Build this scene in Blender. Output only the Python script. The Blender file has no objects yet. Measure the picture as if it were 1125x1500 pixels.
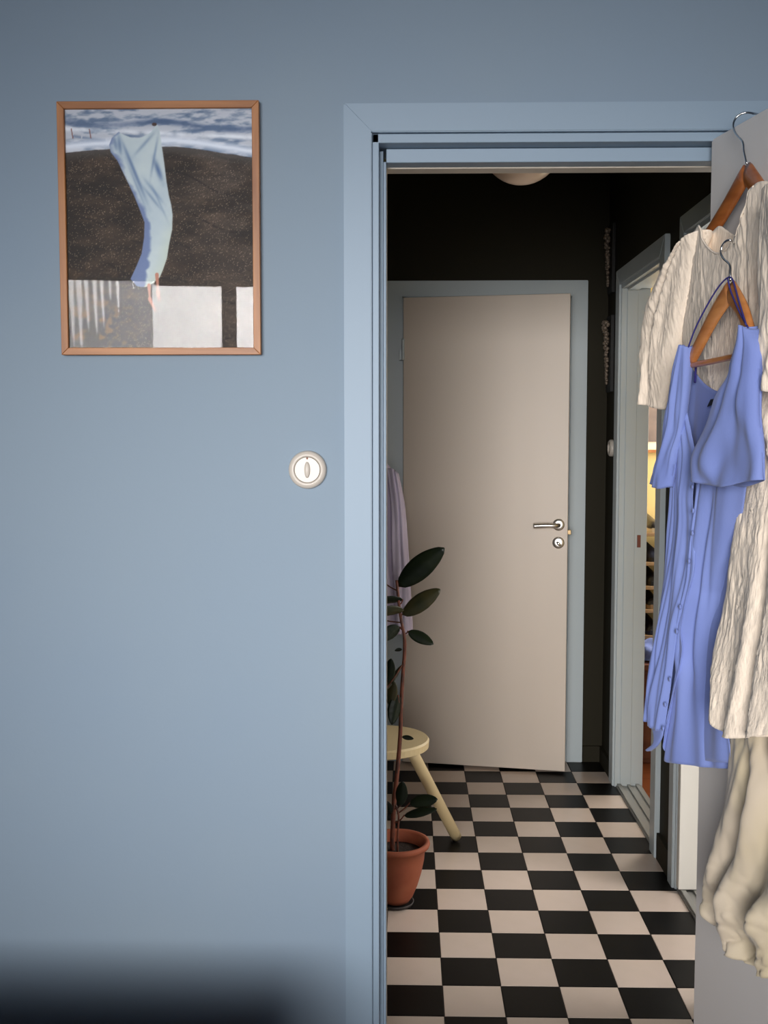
import bpy, bmesh, math, random
import numpy as np
from mathutils import Vector, Matrix, noise
random.seed(4)
S = bpy.context.scene
COL = S.collection

# ------------------------------------------------------------------ camera
F, CX, CY, H = 1600.0, 562.5, 750.0, 1.44
TH = math.atan(114 / F)
YA = math.atan(34 / F * math.cos(TH))
fwd = Vector((-math.sin(YA) * math.cos(TH), math.cos(YA) * math.cos(TH), -math.sin(TH)))
rgt = Vector((math.cos(YA), math.sin(YA), 0))
upv = rgt.cross(fwd)
cd = bpy.data.cameras.new('camera')
cam = bpy.data.objects.new('camera', cd)
COL.objects.link(cam)
cam.matrix_world = Matrix((
    (rgt.x, upv.x, -fwd.x, 0), (rgt.y, upv.y, -fwd.y, 0), (rgt.z, upv.z, -fwd.z, H), (0, 0, 0, 1)))
cd.sensor_fit = 'HORIZONTAL'
cd.sensor_width = 36
cd.lens = F / 1125 * 36
cd.clip_start = .05
S.camera = cam

# ------------------------------------------------------------------ light
w = bpy.data.worlds.new('sky')
S.world = w
w.use_nodes = True
w.node_tree.nodes['Background'].inputs[0].default_value = (.62, .76, 1, 1)
w.node_tree.nodes['Background'].inputs[1].default_value = .6


def area(name, loc, target, sx, sy, energy, color, spread=180):
    l = bpy.data.lights.new(name, 'AREA')
    l.shape = 'RECTANGLE'
    l.size, l.size_y = sx, sy
    l.energy = energy
    l.color = color
    l.spread = math.radians(spread)
    o = bpy.data.objects.new(name, l)
    COL.objects.link(o)
    o.location = loc
    d = Vector(target) - Vector(loc)
    o.rotation_euler = d.to_track_quat('-Z', 'Y').to_euler()
    return o


area('window_daylight', (-.82, -2.4, 1.57), (-.1, 2.26, 1.04), 2.5, 1.6, 15.5, (1, .965, .93), 43)
area('window_daylight', (1.75, 5.0, 1.5), (1.1, 5.05, 1.2), .9, 1.2, 18, (1, .96, .9))
area('window_daylight', (2.2, 2.62, 1.5), (1.0, 3.4, .9), .7, 1.3, 20, (1, .96, .94))
S.view_settings.view_transform = 'Standard'
S.view_settings.look = 'None'
S.view_settings.exposure = .95
S.view_settings.gamma = 1
S.view_settings.use_curve_mapping = False


# ------------------------------------------------------------------ pixel -> place
def ray(px, py):
    return fwd + rgt * ((px - CX) / F) + upv * ((CY - py) / F)


def atY(px, py, Y):
    d = ray(px, py)
    t = Y / d.y
    return Vector((d.x * t, Y, H + d.z * t))


def atX(px, py, X):
    d = ray(px, py)
    t = X / d.x
    return Vector((X, d.y * t, H + d.z * t))


LP = Vector((.612, 2.26, 0))                    # hinge line of the open door leaf
_d = ray(1125, 158)
_t = (2.031 - H) / _d.z
LD = Vector((_d.x * _t, _d.y * _t, 0)) - LP
LD.normalize()                                  # along the leaf, away from the hinge
LN = Vector((LD.y, -LD.x, 0))
if LN.x > 0:
    LN = -LN                                    # out of the leaf's left face


def atW(px, py, wd):                            # point at distance wd off the leaf's face
    d = ray(px, py)
    c = Vector((0, 0, H))
    t = (wd - (c - LP).dot(LN)) / d.dot(LN)
    return c + d * t


# ------------------------------------------------------------------ materials
def srgb(r, g, b):
    f = lambda c: (c / 12.92 if c <= .04045 else ((c + .055) / 1.055) ** 2.4)
    return (f(r / 255), f(g / 255), f(b / 255), 1)


def mat(name, col, rough=.6, metal=0, spec=.5, bump=None, var=None, coat=0, sheen=0, sub=0):
    """bump=(scale xyz, detail, strength, distance); var=(scale xyz, colour2, lo, hi)"""
    m = bpy.data.materials.new(name)
    m.use_nodes = True
    nt = m.node_tree
    p = nt.nodes['Principled BSDF']
    p.inputs['Base Color'].default_value = col
    p.inputs['Roughness'].default_value = rough
    p.inputs['Metallic'].default_value = metal
    p.inputs['Specular IOR Level'].default_value = spec
    p.inputs['Coat Weight'].default_value = coat
    p.inputs['Sheen Weight'].default_value = sheen
    tc = nt.nodes.new('ShaderNodeTexCoord')

    def nz(scale, detail):
        mp = nt.nodes.new('ShaderNodeMapping')
        mp.inputs['Scale'].default_value = scale
        nt.links.new(tc.outputs['Object'], mp.inputs[0])
        n = nt.nodes.new('ShaderNodeTexNoise')
        n.inputs['Scale'].default_value = 1
        n.inputs['Detail'].default_value = detail
        nt.links.new(mp.outputs[0], n.inputs['Vector'])
        return n
    if bump:
        n = nz(bump[0], bump[1])
        b = nt.nodes.new('ShaderNodeBump')
        b.inputs['Strength'].default_value = bump[2]
        b.inputs['Distance'].default_value = bump[3]
        nt.links.new(n.outputs[0], b.inputs['Height'])
        nt.links.new(b.outputs[0], p.inputs['Normal'])
    if var:
        n = nz(var[0], 4)
        r = nt.nodes.new('ShaderNodeMapRange')
        r.inputs[1].default_value = var[2]
        r.inputs[2].default_value = var[3]
        nt.links.new(n.outputs[0], r.inputs[0])
        mx = nt.nodes.new('ShaderNodeMix')
        mx.data_type = 'RGBA'
        nt.links.new(r.outputs[0], mx.inputs[0])
        mx.inputs[6].default_value = col
        mx.inputs[7].default_value = var[1]
        nt.links.new(mx.outputs[2], p.inputs['Base Color'])
    return m


M = {}
M['wall'] = mat('blue wall paint', srgb(130, 148, 166), .75, bump=((90, 90, 90), 3, .10, .002), var=((1.5, 1.5, 1.5), srgb(133, 150, 166), .4, .6))
M['trim'] = mat('blue gloss paint', srgb(137, 157, 176), .5, bump=((40, 40, 12), 3, .12, .002))
M['white'] = mat('white ceiling paint', srgb(225, 222, 215), .8)
M['beige'] = mat('beige gloss paint', srgb(205, 195, 180), .4)
M['leaf'] = mat('off white door paint', srgb(222, 219, 217), .5, bump=((30, 30, 8), 2, .06, .002))
M['leaf2'] = mat('cream door paint', srgb(206, 193, 180), .42, bump=((8, 8, 3), 2, .06, .003))
M['casing'] = mat('grey green gloss paint', srgb(186, 196, 200), .4)
M['dark'] = mat('dark olive wall paint', srgb(36, 32, 18), .7, spec=.25, bump=((70, 70, 70), 2, .1, .002))
M['olive'] = mat('olive ceiling paint', srgb(176, 174, 122), .7)
M['oak'] = mat('oak', srgb(178, 118, 66), .45, bump=((60, 60, 6), 4, .15, .001), var=((50, 50, 4), srgb(138, 84, 42), .35, .7))
M['oak_h'] = mat('oak across', srgb(178, 118, 66), .45, bump=((6, 60, 60), 4, .15, .001), var=((4, 50, 50), srgb(138, 84, 42), .35, .7))
M['hanger'] = mat('varnished hanger wood', srgb(176, 104, 52), .35, coat=.3, var=((12, 12, 60), srgb(140, 76, 34), .35, .7))
M['hanger2'] = mat('lighter hanger wood', srgb(200, 134, 78), .35, coat=.3, var=((12, 12, 60), srgb(172, 106, 56), .35, .7))
M['chrome'] = mat('chrome', (.7, .7, .7, 1), .2, 1)
M['steel'] = mat('brushed steel', (.72, .69, .66, 1), .3, 1)
M['brass'] = mat('brass', (.7, .5, .28, 1), .35, 1)
M['plastic'] = mat('cream plastic', srgb(200, 192, 182), .35)
M['plastic_l'] = mat('opal glass', srgb(250, 222, 196), .25)
M['blouse'] = mat('crinkled cream cotton', srgb(242, 226, 207), .85, bump=((170, 170, 45), 5, .6, .004), sheen=.2)
M['cream'] = mat('smooth cream cotton', srgb(198, 184, 164), .8, bump=((300, 300, 300), 2, .15, .001), sheen=.2, var=((7, 7, 3), srgb(192, 178, 144), .45, .75))
M['blue'] = mat('periwinkle linen', srgb(122, 139, 200), .8, bump=((500, 500, 120), 3, .25, .001), sheen=.15, var=((10, 10, 4), srgb(115, 132, 195), .4, .7))
M['cord'] = mat('dark blue cord', srgb(52, 48, 120), .7)
M['black'] = mat('black label cloth', srgb(16, 16, 18), .7)
M['terra'] = mat('terracotta', srgb(150, 80, 52), .75, var=((14, 14, 20), srgb(138, 68, 42), .4, .7), bump=((60, 60, 60), 3, .1, .002))
M['saucer'] = mat('dark saucer', srgb(46, 40, 38), .6)
M['soil'] = mat('soil', srgb(40, 28, 20), .95, bump=((120, 120, 120), 4, .8, .01))
M['stem'] = mat('brown stem', srgb(112, 58, 38), .6, var=((60, 60, 30), srgb(70, 38, 26), .4, .6))
M['leafg'] = mat('dark rubber plant leaf', srgb(18, 26, 16), .4, spec=.3, var=((20, 20, 20), srgb(26, 34, 18), .4, .7))
M['leafo'] = mat('olive rubber plant leaf', srgb(62, 58, 34), .4, var=((20, 20, 20), srgb(40, 44, 26), .4, .7))
M['stool'] = mat('pale yellow wood paint', srgb(200, 180, 138), .5, bump=((8, 60, 60), 3, .08, .001))
M['tile_b'] = mat('black tile', srgb(14, 12, 11), .38, spec=.12, bump=((12, 12, 12), 2, .04, .002))
M['tile_w'] = mat('white tile', srgb(214, 196, 183), .25, bump=((12, 12, 12), 2, .04, .002), var=((6, 6, 6), srgb(207, 190, 174), .4, .7))
M['grout'] = mat('dark grout', srgb(42, 36, 32), .9)
M['yellow'] = mat('yellow wall paint', srgb(196, 174, 116), .8)
M['wood_floor'] = mat('brown wood floor', srgb(132, 72, 38), .3, var=((2, 30, 30), srgb(104, 54, 28), .35, .7))
M['box'] = mat('brown box wood', srgb(120, 72, 48), .5, var=((2, 30, 30), srgb(96, 54, 34), .35, .7))
M['rack'] = mat('pale rack wood', srgb(160, 130, 95), .5)
M['shoe_b'] = mat('black leather', srgb(24, 22, 24), .35)
M['shoe_n'] = mat('navy suede', srgb(34, 38, 58), .8)
M['shoe_w'] = mat('white canvas', srgb(210, 200, 180), .7)
M['alu'] = mat('grey metal threshold', srgb(150, 150, 146), .4, .3)
M['bronze'] = mat('dark bronze relief', srgb(128, 114, 100), .5, .3)
M['ebony'] = mat('black board', srgb(14, 13, 12), .6)
M['rust'] = mat('rust brown plate', srgb(118, 62, 44), .6)
M['curtain'] = mat('white curtain', srgb(225, 222, 216), .9)
M['shading_bed'] = mat('dark blue bedding', srgb(60, 70, 96), .9)
M['paper'] = mat('mat board', srgb(225, 210, 185), .8)
M['grey_print'] = mat('grey print', srgb(96, 84, 80), .6, var=((9, 9, 9), srgb(120, 104, 96), .4, .6))

gm = bpy.data.materials.new('clear glass')
gm.use_nodes = True
_nt = gm.node_tree
_nt.nodes.clear()
_o = _nt.nodes.new('ShaderNodeOutputMaterial')
_m = _nt.nodes.new('ShaderNodeMixShader')
_tr = _nt.nodes.new('ShaderNodeBsdfTransparent')
_gl = _nt.nodes.new('ShaderNodeBsdfGlossy')
_gl.inputs['Roughness'].default_value = .015
_fr = _nt.nodes.new('ShaderNodeFresnel')
_fr.inputs[0].default_value = 1.22
_nt.links.new(_fr.outputs[0], _m.inputs[0])
_nt.links.new(_tr.outputs[0], _m.inputs[1])
_nt.links.new(_gl.outputs[0], _m.inputs[2])
_nt.links.new(_m.outputs[0], _o.inputs[0])
M['glass'] = gm


sm_ = bpy.data.materials.new('sheer curtain')
sm_.use_nodes = True
_nt = sm_.node_tree
_p = _nt.nodes['Principled BSDF']
_p.inputs['Base Color'].default_value = srgb(225, 222, 216)
_p.inputs['Alpha'].default_value = .62
M['sheer'] = sm_


# striped shirt
def stripe_mat():
    m = mat('lilac striped cotton', srgb(196, 184, 206), .85)
    nt = m.node_tree
    p = nt.nodes['Principled BSDF']
    tc = nt.nodes.new('ShaderNodeTexCoord')
    wv = nt.nodes.new('ShaderNodeTexWave')
    wv.bands_direction = 'X'
    wv.inputs['Scale'].default_value = 70
    wv.inputs['Distortion'].default_value = 1.2
    wv.inputs['Detail Scale'].default_value = .3
    nt.links.new(tc.outputs['Object'], wv.inputs['Vector'])
    mx = nt.nodes.new('ShaderNodeMix')
    mx.data_type = 'RGBA'
    nt.links.new(wv.outputs['Fac'], mx.inputs[0])
    mx.inputs[6].default_value = srgb(186, 170, 204)
    mx.inputs[7].default_value = srgb(236, 228, 240)
    nt.links.new(mx.outputs[2], p.inputs['Base Color'])
    return m


M['stripe'] = stripe_mat()


# ------------------------------------------------------------------ helpers
def bx(bm, x0, x1, y0, y1, z0, z1, bev=0):
    r = bmesh.ops.create_cube(bm, size=1)
    vs = r['verts']
    for v in vs:
        v.co = Vector((x0 + (v.co.x + .5) * (x1 - x0), y0 + (v.co.y + .5) * (y1 - y0), z0 + (v.co.z + .5) * (z1 - z0)))
    if bev:
        es = list({e for v in vs for e in v.link_edges})
        bmesh.ops.bevel(bm, geom=es, offset=bev, segments=2, affect='EDGES', profile=.5)
    return vs


def obj(name, bm, m, parent=None, smooth=False, loc=None):
    me = bpy.data.meshes.new(name)
    bmesh.ops.recalc_face_normals(bm, faces=bm.faces[:])
    bm.to_mesh(me)
    bm.free()
    if m:
        me.materials.append(M[m] if isinstance(m, str) else m)
    if smooth:
        for p in me.polygons:
            p.use_smooth = True
    o = bpy.data.objects.new(name, me)
    COL.objects.link(o)
    if parent:
        o.parent = parent
        o.matrix_parent_inverse = parent.matrix_world.inverted()
    if loc is not None:
        o.location = loc
    return o


def box(name, m, dims, parent=None, bev=0, smooth=False):
    bm = bmesh.new()
    bx(bm, *dims, bev)
    return obj(name, bm, m, parent, smooth)


def boxes(name, m, lst, parent=None, bev=0):
    bm = bmesh.new()
    for d in lst:
        bx(bm, *d, bev)
    return obj(name, bm, m, parent)


def thing(name, label, cat, loc=(0, 0, 0), rz=0, group=None):
    o = bpy.data.objects.new(name, None)
    COL.objects.link(o)
    o.empty_display_size = .05
    o.location = loc
    o.rotation_euler = (0, 0, rz)
    o['label'] = label
    o['category'] = cat
    if group:
        o['group'] = group
    o.matrix_world = Matrix.Translation(Vector(loc)) @ Matrix.Rotation(rz, 4, 'Z')
    return o


def struct(o, label=None):
    o['kind'] = 'structure'
    if label:
        o['label'] = label
    return o


def sroot(name, label, loc=(0, 0, 0)):
    o = bpy.data.objects.new(name, None)
    COL.objects.link(o)
    o.location = loc
    o.matrix_world = Matrix.Translation(Vector(loc))
    return struct(o, label)


def revolve(prof, seg=32, center=Vector((0, 0, 0)), axis='Z'):
    """prof = [(r, h)...]"""
    bm = bmesh.new()
    rings = []
    for r, h in prof:
        ring = []
        for i in range(seg):
            a = 2 * math.pi * i / seg
            c, s = r * math.cos(a), r * math.sin(a)
            p = Vector((c, s, h)) if axis == 'Z' else (Vector((c, -h, s)) if axis == 'Y' else Vector((-h, c, s)))
            ring.append(bm.verts.new(center + p))
        rings.append(ring)
    for a, b in zip(rings, rings[1:]):
        for i in range(seg):
            bm.faces.new((a[i], a[(i + 1) % seg], b[(i + 1) % seg], b[i]))
    for ring, (r, h) in ((rings[0], prof[0]), (rings[-1], prof[-1])):
        if r > 1e-5:
            bm.faces.new(ring)
    bmesh.ops.remove_doubles(bm, verts=bm.verts[:], dist=1e-5)
    return bm


def smooth_line(pts, n):
    """resample a polyline of Vectors with Catmull-Rom, n points evenly by length"""
    P = [Vector(p) for p in pts]
    if len(P) == 2:
        return [P[0].lerp(P[1], i / (n - 1)) for i in range(n)]
    Q = [2 * P[0] - P[1]] + P + [2 * P[-1] - P[-2]]
    d = []
    for i in range(1, len(Q) - 2):
        a, b, c, e = Q[i - 1:i + 3]
        for k in range(12):
            t = k / 12
            d.append(.5 * ((2 * b) + (c - a) * t + (2 * a - 5 * b + 4 * c - e) * t * t + (3 * b - a - 3 * c + e) * t ** 3))
    d.append(P[-1])
    L = [0]
    for a, b in zip(d, d[1:]):
        L.append(L[-1] + (b - a).length)
    out = []
    j = 0
    for i in range(n):
        s = L[-1] * i / (n - 1)
        while j < len(L) - 2 and L[j + 1] < s:
            j += 1
        t = (s - L[j]) / max(1e-9, L[j + 1] - L[j])
        out.append(d[j].lerp(d[j + 1], min(1, max(0, t))))
    return out


def tube_bm(pts, rad, seg=8, n=None, bm=None):
    bm = bm or bmesh.new()
    n = n or max(4, len(pts) * 6)
    L = smooth_line(pts, n)
    R = rad if callable(rad) else (lambda t: rad)
    rings = []
    up = Vector((.3, .2, 1)).normalized()
    for i, p in enumerate(L):
        t = (L[min(i + 1, n - 1)] - L[max(i - 1, 0)]).normalized()
        a = t.cross(up)
        if a.length < .05:
            a = t.cross(Vector((1, 0, 0)))
        a.normalize()
        if rings and a.dot(pa) < 0:
            a = -a
        pa = a
        b = t.cross(a).normalized()
        r = R(i / (n - 1))
        rings.append([bm.verts.new(p + a * r * math.cos(2 * math.pi * k / seg) + b * r * math.sin(2 * math.pi * k / seg)) for k in range(seg)])
    for A, B in zip(rings, rings[1:]):
        for k in range(seg):
            bm.faces.new((A[k], A[(k + 1) % seg], B[(k + 1) % seg], B[k]))
    bm.faces.new(rings[0])
    bm.faces.new(rings[-1])
    return bm


def solid(o, t):
    md = o.modifiers.new('thickness', 'SOLIDIFY')
    md.thickness = t
    md.offset = 0
    return o


# ================================================================== THE NEAR ROOM
WY, WY2 = 2.26, 2.38            # the blue wall's two faces
CH = 2.55
OX0, OX1, OZ = -.062, .685, 2.035
struct(boxes('wall_front', 'wall', [(-2.3, OX0, WY, WY2, 0, 2.75), (OX1, 1.6, WY, WY2, 0, 2.75), (OX0, OX1, WY, WY2, OZ, 2.75)]), 'matt blue painted wall with the doorway and the framed print')
struct(box('wall_left', 'wall', (-2.42, -2.3, -2.3, WY2, 0, 2.75)), 'blue side wall outside the left edge of the photo')
struct(box('wall_right', 'wall', (1.6, 1.72, -2.3, WY2, 0, 2.75)), 'blue side wall behind the open white door')
WX0, WX1, WZ0, WZ1 = -1.98, .74, .75, 2.40
struct(boxes('wall_back', 'wall', [(-2.42, WX0, -2.3, -2.18, 0, 2.75), (WX1, 1.72, -2.3, -2.18, 0, 2.75), (WX0, WX1, -2.3, -2.18, 0, WZ0), (WX0, WX1, -2.3, -2.18, WZ1, 2.75)]), 'wall with the window that lights the blue wall')
struct(box('floor', 'box', (-2.42, 1.72, -2.3, WY + .06, -.1, 0)), 'wooden floor of the near room')
struct(box('ceiling', 'wall', (-2.42, 1.72, -2.3, WY2, 2.75, 2.85)), 'ceiling of the near room')
win = sroot('window_1', 'window reflected in the picture glass', (-.88, -2.24, WZ0))
boxes('window_frame', 'white', [(WX0, WX0 + .06, -2.28, -2.2, WZ0, WZ1), (WX1 - .06, WX1, -2.28, -2.2, WZ0, WZ1), (WX0, WX1, -2.28, -2.2, WZ1 - .06, WZ1),
                               (WX0, WX1, -2.28, -2.2, WZ0, WZ0 + .06), (-1.13, -1.05, -2.28, -2.2, WZ0, WZ1)], win)
box('pane', 'glass', (WX0 + .05, -1.12, -2.245, -2.24, WZ0 + .05, WZ1 - .05), win)
box('pane', 'glass', (-1.06, WX1 - .05, -2.245, -2.24, WZ0 + .05, WZ1 - .05), win)

# sheer curtain drawn to the window's left end
_b = bmesh.new()
_A, _B = [], []
for k in range(81):
    xx = -2.06 + .52 * k / 80
    yy = -2.15 + .03 * math.sin(k * .9) + .01 * math.sin(k * .37)
    _A.append(_b.verts.new((xx, yy, .05)))
    _B.append(_b.verts.new((xx, yy, 2.5)))
for k in range(80):
    _b.faces.new((_A[k], _A[k + 1], _B[k + 1], _B[k]))
obj('curtain', _b, 'sheer', win, True)

# doorway of the near wall: casing, jamb and stop in the wall's blue
d1 = sroot('door_1', 'blue doorway frame of the near wall, with its white leaf swung wide open', (.28, WY, 0))


# casings: three boards, mitred at the corner
def mitred(name, m, xo, xi, zi, zo, ya, yb, side, parent, bot=0.0):
    bm = bmesh.new()
    if side == 'head':
        q = [(xo[0], zo), (xo[1], zo), (xi[1], zi), (xi[0], zi)]
    elif side == 'left':
        q = [(xo[0], bot), (xo[0], zo), (xi[0], zi), (xi[0], bot)]
    else:
        q = [(xo[1], bot), (xo[1], zo), (xi[1], zi), (xi[1], bot)]
    A = [bm.verts.new((x, ya, z)) for x, z in q]
    B = [bm.verts.new((x, yb, z)) for x, z in q]
    bm.faces.new(A)
    bm.faces.new(B[::-1])
    for i in range(4):
        bm.faces.new((A[i], A[(i + 1) % 4], B[(i + 1) % 4], B[i]))
    bmesh.ops.recalc_face_normals(bm, faces=bm.faces[:])
    bmesh.ops.bevel(bm, geom=bm.edges[:], offset=.0018, segments=2, affect='EDGES')
    return obj(name, bm, m, parent)


for sd in ('left', 'head', 'right'):
    mitred('casing', 'trim', (-.129, .752), (-.0725, .695), 2.046, 2.103, WY - .016, WY + .001, sd, d1)
# jamb (frame face, rebate, stop), built as separate boards
for sd, (a, b) in (('l', (-.0715, -.058)),):
    boxes('jamb', 'trim', [(a, b, WY - .006, WY2 + .004, 0, 2.045), (-.058, -.050, WY + .03, WY2, 0, 2.02)], d1, .0015)
boxes('jamb', 'trim', [(.678, .695, WY - .006, WY2 + .004, 0, 2.045)], d1, .0015)
boxes('jamb', 'trim', [(-.0715, .695, WY - .006, WY2 + .004, 2.027, 2.045)], d1, .0015)
box('door_stop', 'trim', (-.0505, -.044, WY + .036, WY2 - .04, 0, 2.0), d1, .0015)
box('door_stop', 'trim', (.662, .679, WY + .036, WY2 - .04, 0, 2.0), d1, .0015)
box('door_stop', 'trim', (-.044, .662, WY + .036, WY2 - .04, 1.998, 2.026), d1, .0015)
box('inner_lining', 'beige', (-.052, -.0435, WY2 - .04, WY2 + .003, 0, 1.998), d1, .001)
box('inner_lining', 'beige', (-.044, .672, WY2 - .041, WY2 + .003, 1.9955, 2.02), d1, .001)
box('inner_lining', 'beige', (.662, .68, WY2 - .04, WY2 + .003, 0, 1.998), d1, .001)
box('threshold', 'oak', (OX0 + .002, OX1 - .002, WY + .0, WY2 + .0, 0, .012), d1, .002)

# white leaf, hinged at the right jamb and swung into the near room
lf = bmesh.new()
bx(lf, 0, .71, -.04, 0, .012, 2.031, .0015)
rot = Matrix(((LD.x, LN.x, 0, LP.x), (LD.y, LN.y, 0, LP.y), (0, 0, 1, 0), (0, 0, 0, 1)))
lf.transform(rot)
leaf1 = obj('leaf', lf, 'leaf', d1)


def loc_leaf(u, wd, z):
    return LP + LD * u + LN * wd + Vector((0, 0, z))


lh = tube_bm([loc_leaf(.65, .0, 1.05), loc_leaf(.65, .045, 1.05), loc_leaf(.635, .055, 1.05), loc_leaf(.53, .055, 1.05)], .009)
obj('handle', lh, 'steel', leaf1, True)
for z in (.25, 1.75):
    obj('hinge', tube_bm([loc_leaf(-.004, -.046, z - .05), loc_leaf(-.004, -.046, z + .05)], .006), 'steel', leaf1, True)

# ================================================================== THE HALL
HX0, HX1, HY1, HC = -.45, .86, 4.75, 2.55
struct(box('wall_hall_left', 'dark', (HX0 - .1, HX0, WY2, 5.1, 0, 2.75)), 'dark olive wall on the left of the hall')
D3 = (3.715, 4.415)       # far right doorway
D4 = (2.66, 3.405)        # near right doorway
RW = .10
struct(boxes('wall_hall_right', 'dark', [(HX1, HX1 + RW, WY2, D4[0], 0, 2.75), (HX1, HX1 + RW, D4[1], D3[0], 0, 2.75), (HX1, HX1 + RW, D3[1], HY1 + .1, 0, 2.75),
                                        (HX1, HX1 + RW, D4[0], D4[1], 2.05, 2.75), (HX1, HX1 + RW, D3[0], D3[1], 2.03, 2.75)]), 'dark olive wall with two doorways on the right of the hall')
FD = (-.02, .70, 2.03)
struct(boxes('wall_hall_end', 'dark', [(HX0, FD[0], HY1, HY1 + .12, 0, 2.75), (FD[1], HX1, HY1, HY1 + .12, 0, 2.75), (FD[0], FD[1], HY1, HY1 + .12, FD[2], 2.75)]), 'dark olive end wall around the cream door')
struct(box('wall_closet', 'dark', (HX0, HX1, 5.05, 5.1, 0, 2.75)), 'dark space behind the cream door')
struct(box('ceiling_hall', 'olive', (HX0 - .1, HX1 + RW, WY2, 5.1, HC, 2.75)), 'dark olive hall ceiling')
floor = struct(box('floor_hall', 'grout', (HX0 - .1, HX1, WY + .06, 5.1, -.1, -.0025)), 'black and white chequered tile floor of the hall')
# tiles: parts of the floor, sharing two meshes
TP, TX0, TY0 = .1525, .0945, 3.379


def tile_mesh(name, m, sx=TP, sy=TP):
    bm = bmesh.new()
    g = .0011
    bx(bm, g, sx - g, g, sy - g, -.012, 0)
    es = [e for e in bm.edges if all(v.co.z > -.001 for v in e.verts)]
    bmesh.ops.bevel(bm, geom=es, offset=.0009, segments=1, affect='EDGES')
    me = bpy.data.meshes.new(name)
    bm.to_mesh(me)
    bm.free()
    me.materials.append(M[m])
    return me


tm = {}
ni = 0
for i in range(-4, 6):
    for j in range(-7, 11):
        x0, x1 = TX0 + i * TP, TX0 + (i + 1) * TP
        y0, y1 = TY0 + j * TP, TY0 + (j + 1) * TP
        cx0, cx1, cy0, cy1 = max(x0, HX0 + .002), min(x1, HX1 - .001), max(y0, WY + .062), min(y1, 5.04)
        if cx1 - cx0 < .01 or cy1 - cy0 < .01:
            continue
        white = (i + j) % 2 == 1           # tile (0,-1) is white
        key = (white, round(cx1 - cx0, 3), round(cy1 - cy0, 3))
        if key not in tm:
            tm[key] = tile_mesh('tile', 'tile_w' if white else 'tile_b', cx1 - cx0, cy1 - cy0)
        o = bpy.data.objects.new('tile', tm[key])
        COL.objects.link(o)
        o.parent = floor
        o.location = (cx0, cy0, random.uniform(-.0004, .0004))

# baseboards
struct(boxes('baseboard_end', 'dark', [(.775, HX1, HY1 - .012, HY1, 0, .07)]), 'low dark olive baseboard beside the cream door')
struct(boxes('baseboard_right', 'dark', [(HX1 - .012, HX1, 4.5, HY1 - .012, 0, .07), (HX1 - .012, HX1, 3.46, 3.64, 0, .09)]), 'low dark olive baseboard between the doorways')

# door_2: the cream door at the end of the hall
d2 = sroot('door_2', 'cream door standing ajar at the end of the hall', (.34, HY1, 0))
for sd in ('left', 'head', 'right'):
    mitred('casing', 'casing', (-.092, .771), (-.022, .702), 2.028, 2.095, HY1 - .018, HY1, sd, d2)
boxes('jamb', 'casing', [(-.024, -.004, HY1 - .01, HY1 + .12, 0, 2.03), (.684, .704, HY1 - .01, HY1 + .12, 0, 2.03), (-.024, .704, HY1 - .01, HY1 + .12, 2.02, 2.04)], d2, .002)
hx, hy = -.012, HY1 - .022
ang = math.atan2(.13, .70)
bm = bmesh.new()
bx(bm, .002, .702, -.04, 0, .012, 2.018, .002)
bm.transform(Matrix.Translation((hx, hy, 0)) @ Matrix.Rotation(-ang, 4, 'Z'))
leaf2 = obj('leaf', bm, 'leaf2', d2)
ld = Vector((math.cos(ang), -math.sin(ang), 0))
lnn = Vector((-math.sin(ang), -math.cos(ang), 0))


def L2(u, off, z):
    return Vector((hx, hy, 0)) + ld * u + lnn * (.04 + off) + Vector((0, 0, z))


def disc(prof, c, n, seg=28):
    bm = revolve(prof, seg)
    q = Vector((0, 0, 1)).rotation_difference(n).to_matrix().to_4x4()
    bm.transform(Matrix.Translation(c) @ q)
    return bm


HZ = 1.062
rosette = [(0.0, 0.0), (.025, 0.0), (.025, .004), (.022, .007), (.012, .008), (0, .008)]
u_h = .664
obj('rosette', disc(rosette, L2(u_h, 0, HZ), lnn), 'steel', leaf2, True)
hd = tube_bm([L2(u_h, .004, HZ), L2(u_h, .035, HZ), L2(u_h - .012, .048, HZ), L2(u_h - .05, .052, HZ), L2(u_h - .10, .050, HZ - .003)], lambda t: .0095 + .002 * t, 14)
obj('handle', hd, 'steel', leaf2, True)
lk = obj('lock_rosette', disc(rosette, L2(u_h, 0, HZ - .075), lnn), 'steel', leaf2, True)
bm = revolve([(0, .006), (.011, .006), (.011, .018), (.009, .021), (0, .021)], 20)
bmesh.ops.scale(bm, vec=(.55, 1.15, 1), verts=bm.verts[:])
bm.transform(Matrix.Translation(L2(u_h + .002, 0, HZ - .078)) @ Vector((0, 0, 1)).rotation_difference(lnn).to_matrix().to_4x4() @ Matrix.Rotation(.5, 4, 'Z'))
obj('thumb_turn', bm, 'chrome', leaf2, True)
p = L2(.703, -.02, HZ - .032)
box('latch', 'brass', (p.x - .004, p.x + .012, p.y - .007, p.y + .007, p.z - .010, p.z + .010), leaf2, .002)
for z in (.3, 1.80):
    hb = bmesh.new()
    tube_bm([Vector((hx - .006, hy - .046, z - .045)), Vector((hx - .006, hy - .046, z + .045))], .0065, 10, bm=hb)
    obj('hinge', hb, 'casing', leaf2, True)
    box('hinge_plate', 'casing', (hx - .022, hx - .004, hy - .045, hy - .02, z - .045, z + .0), leaf2, .001)


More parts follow.
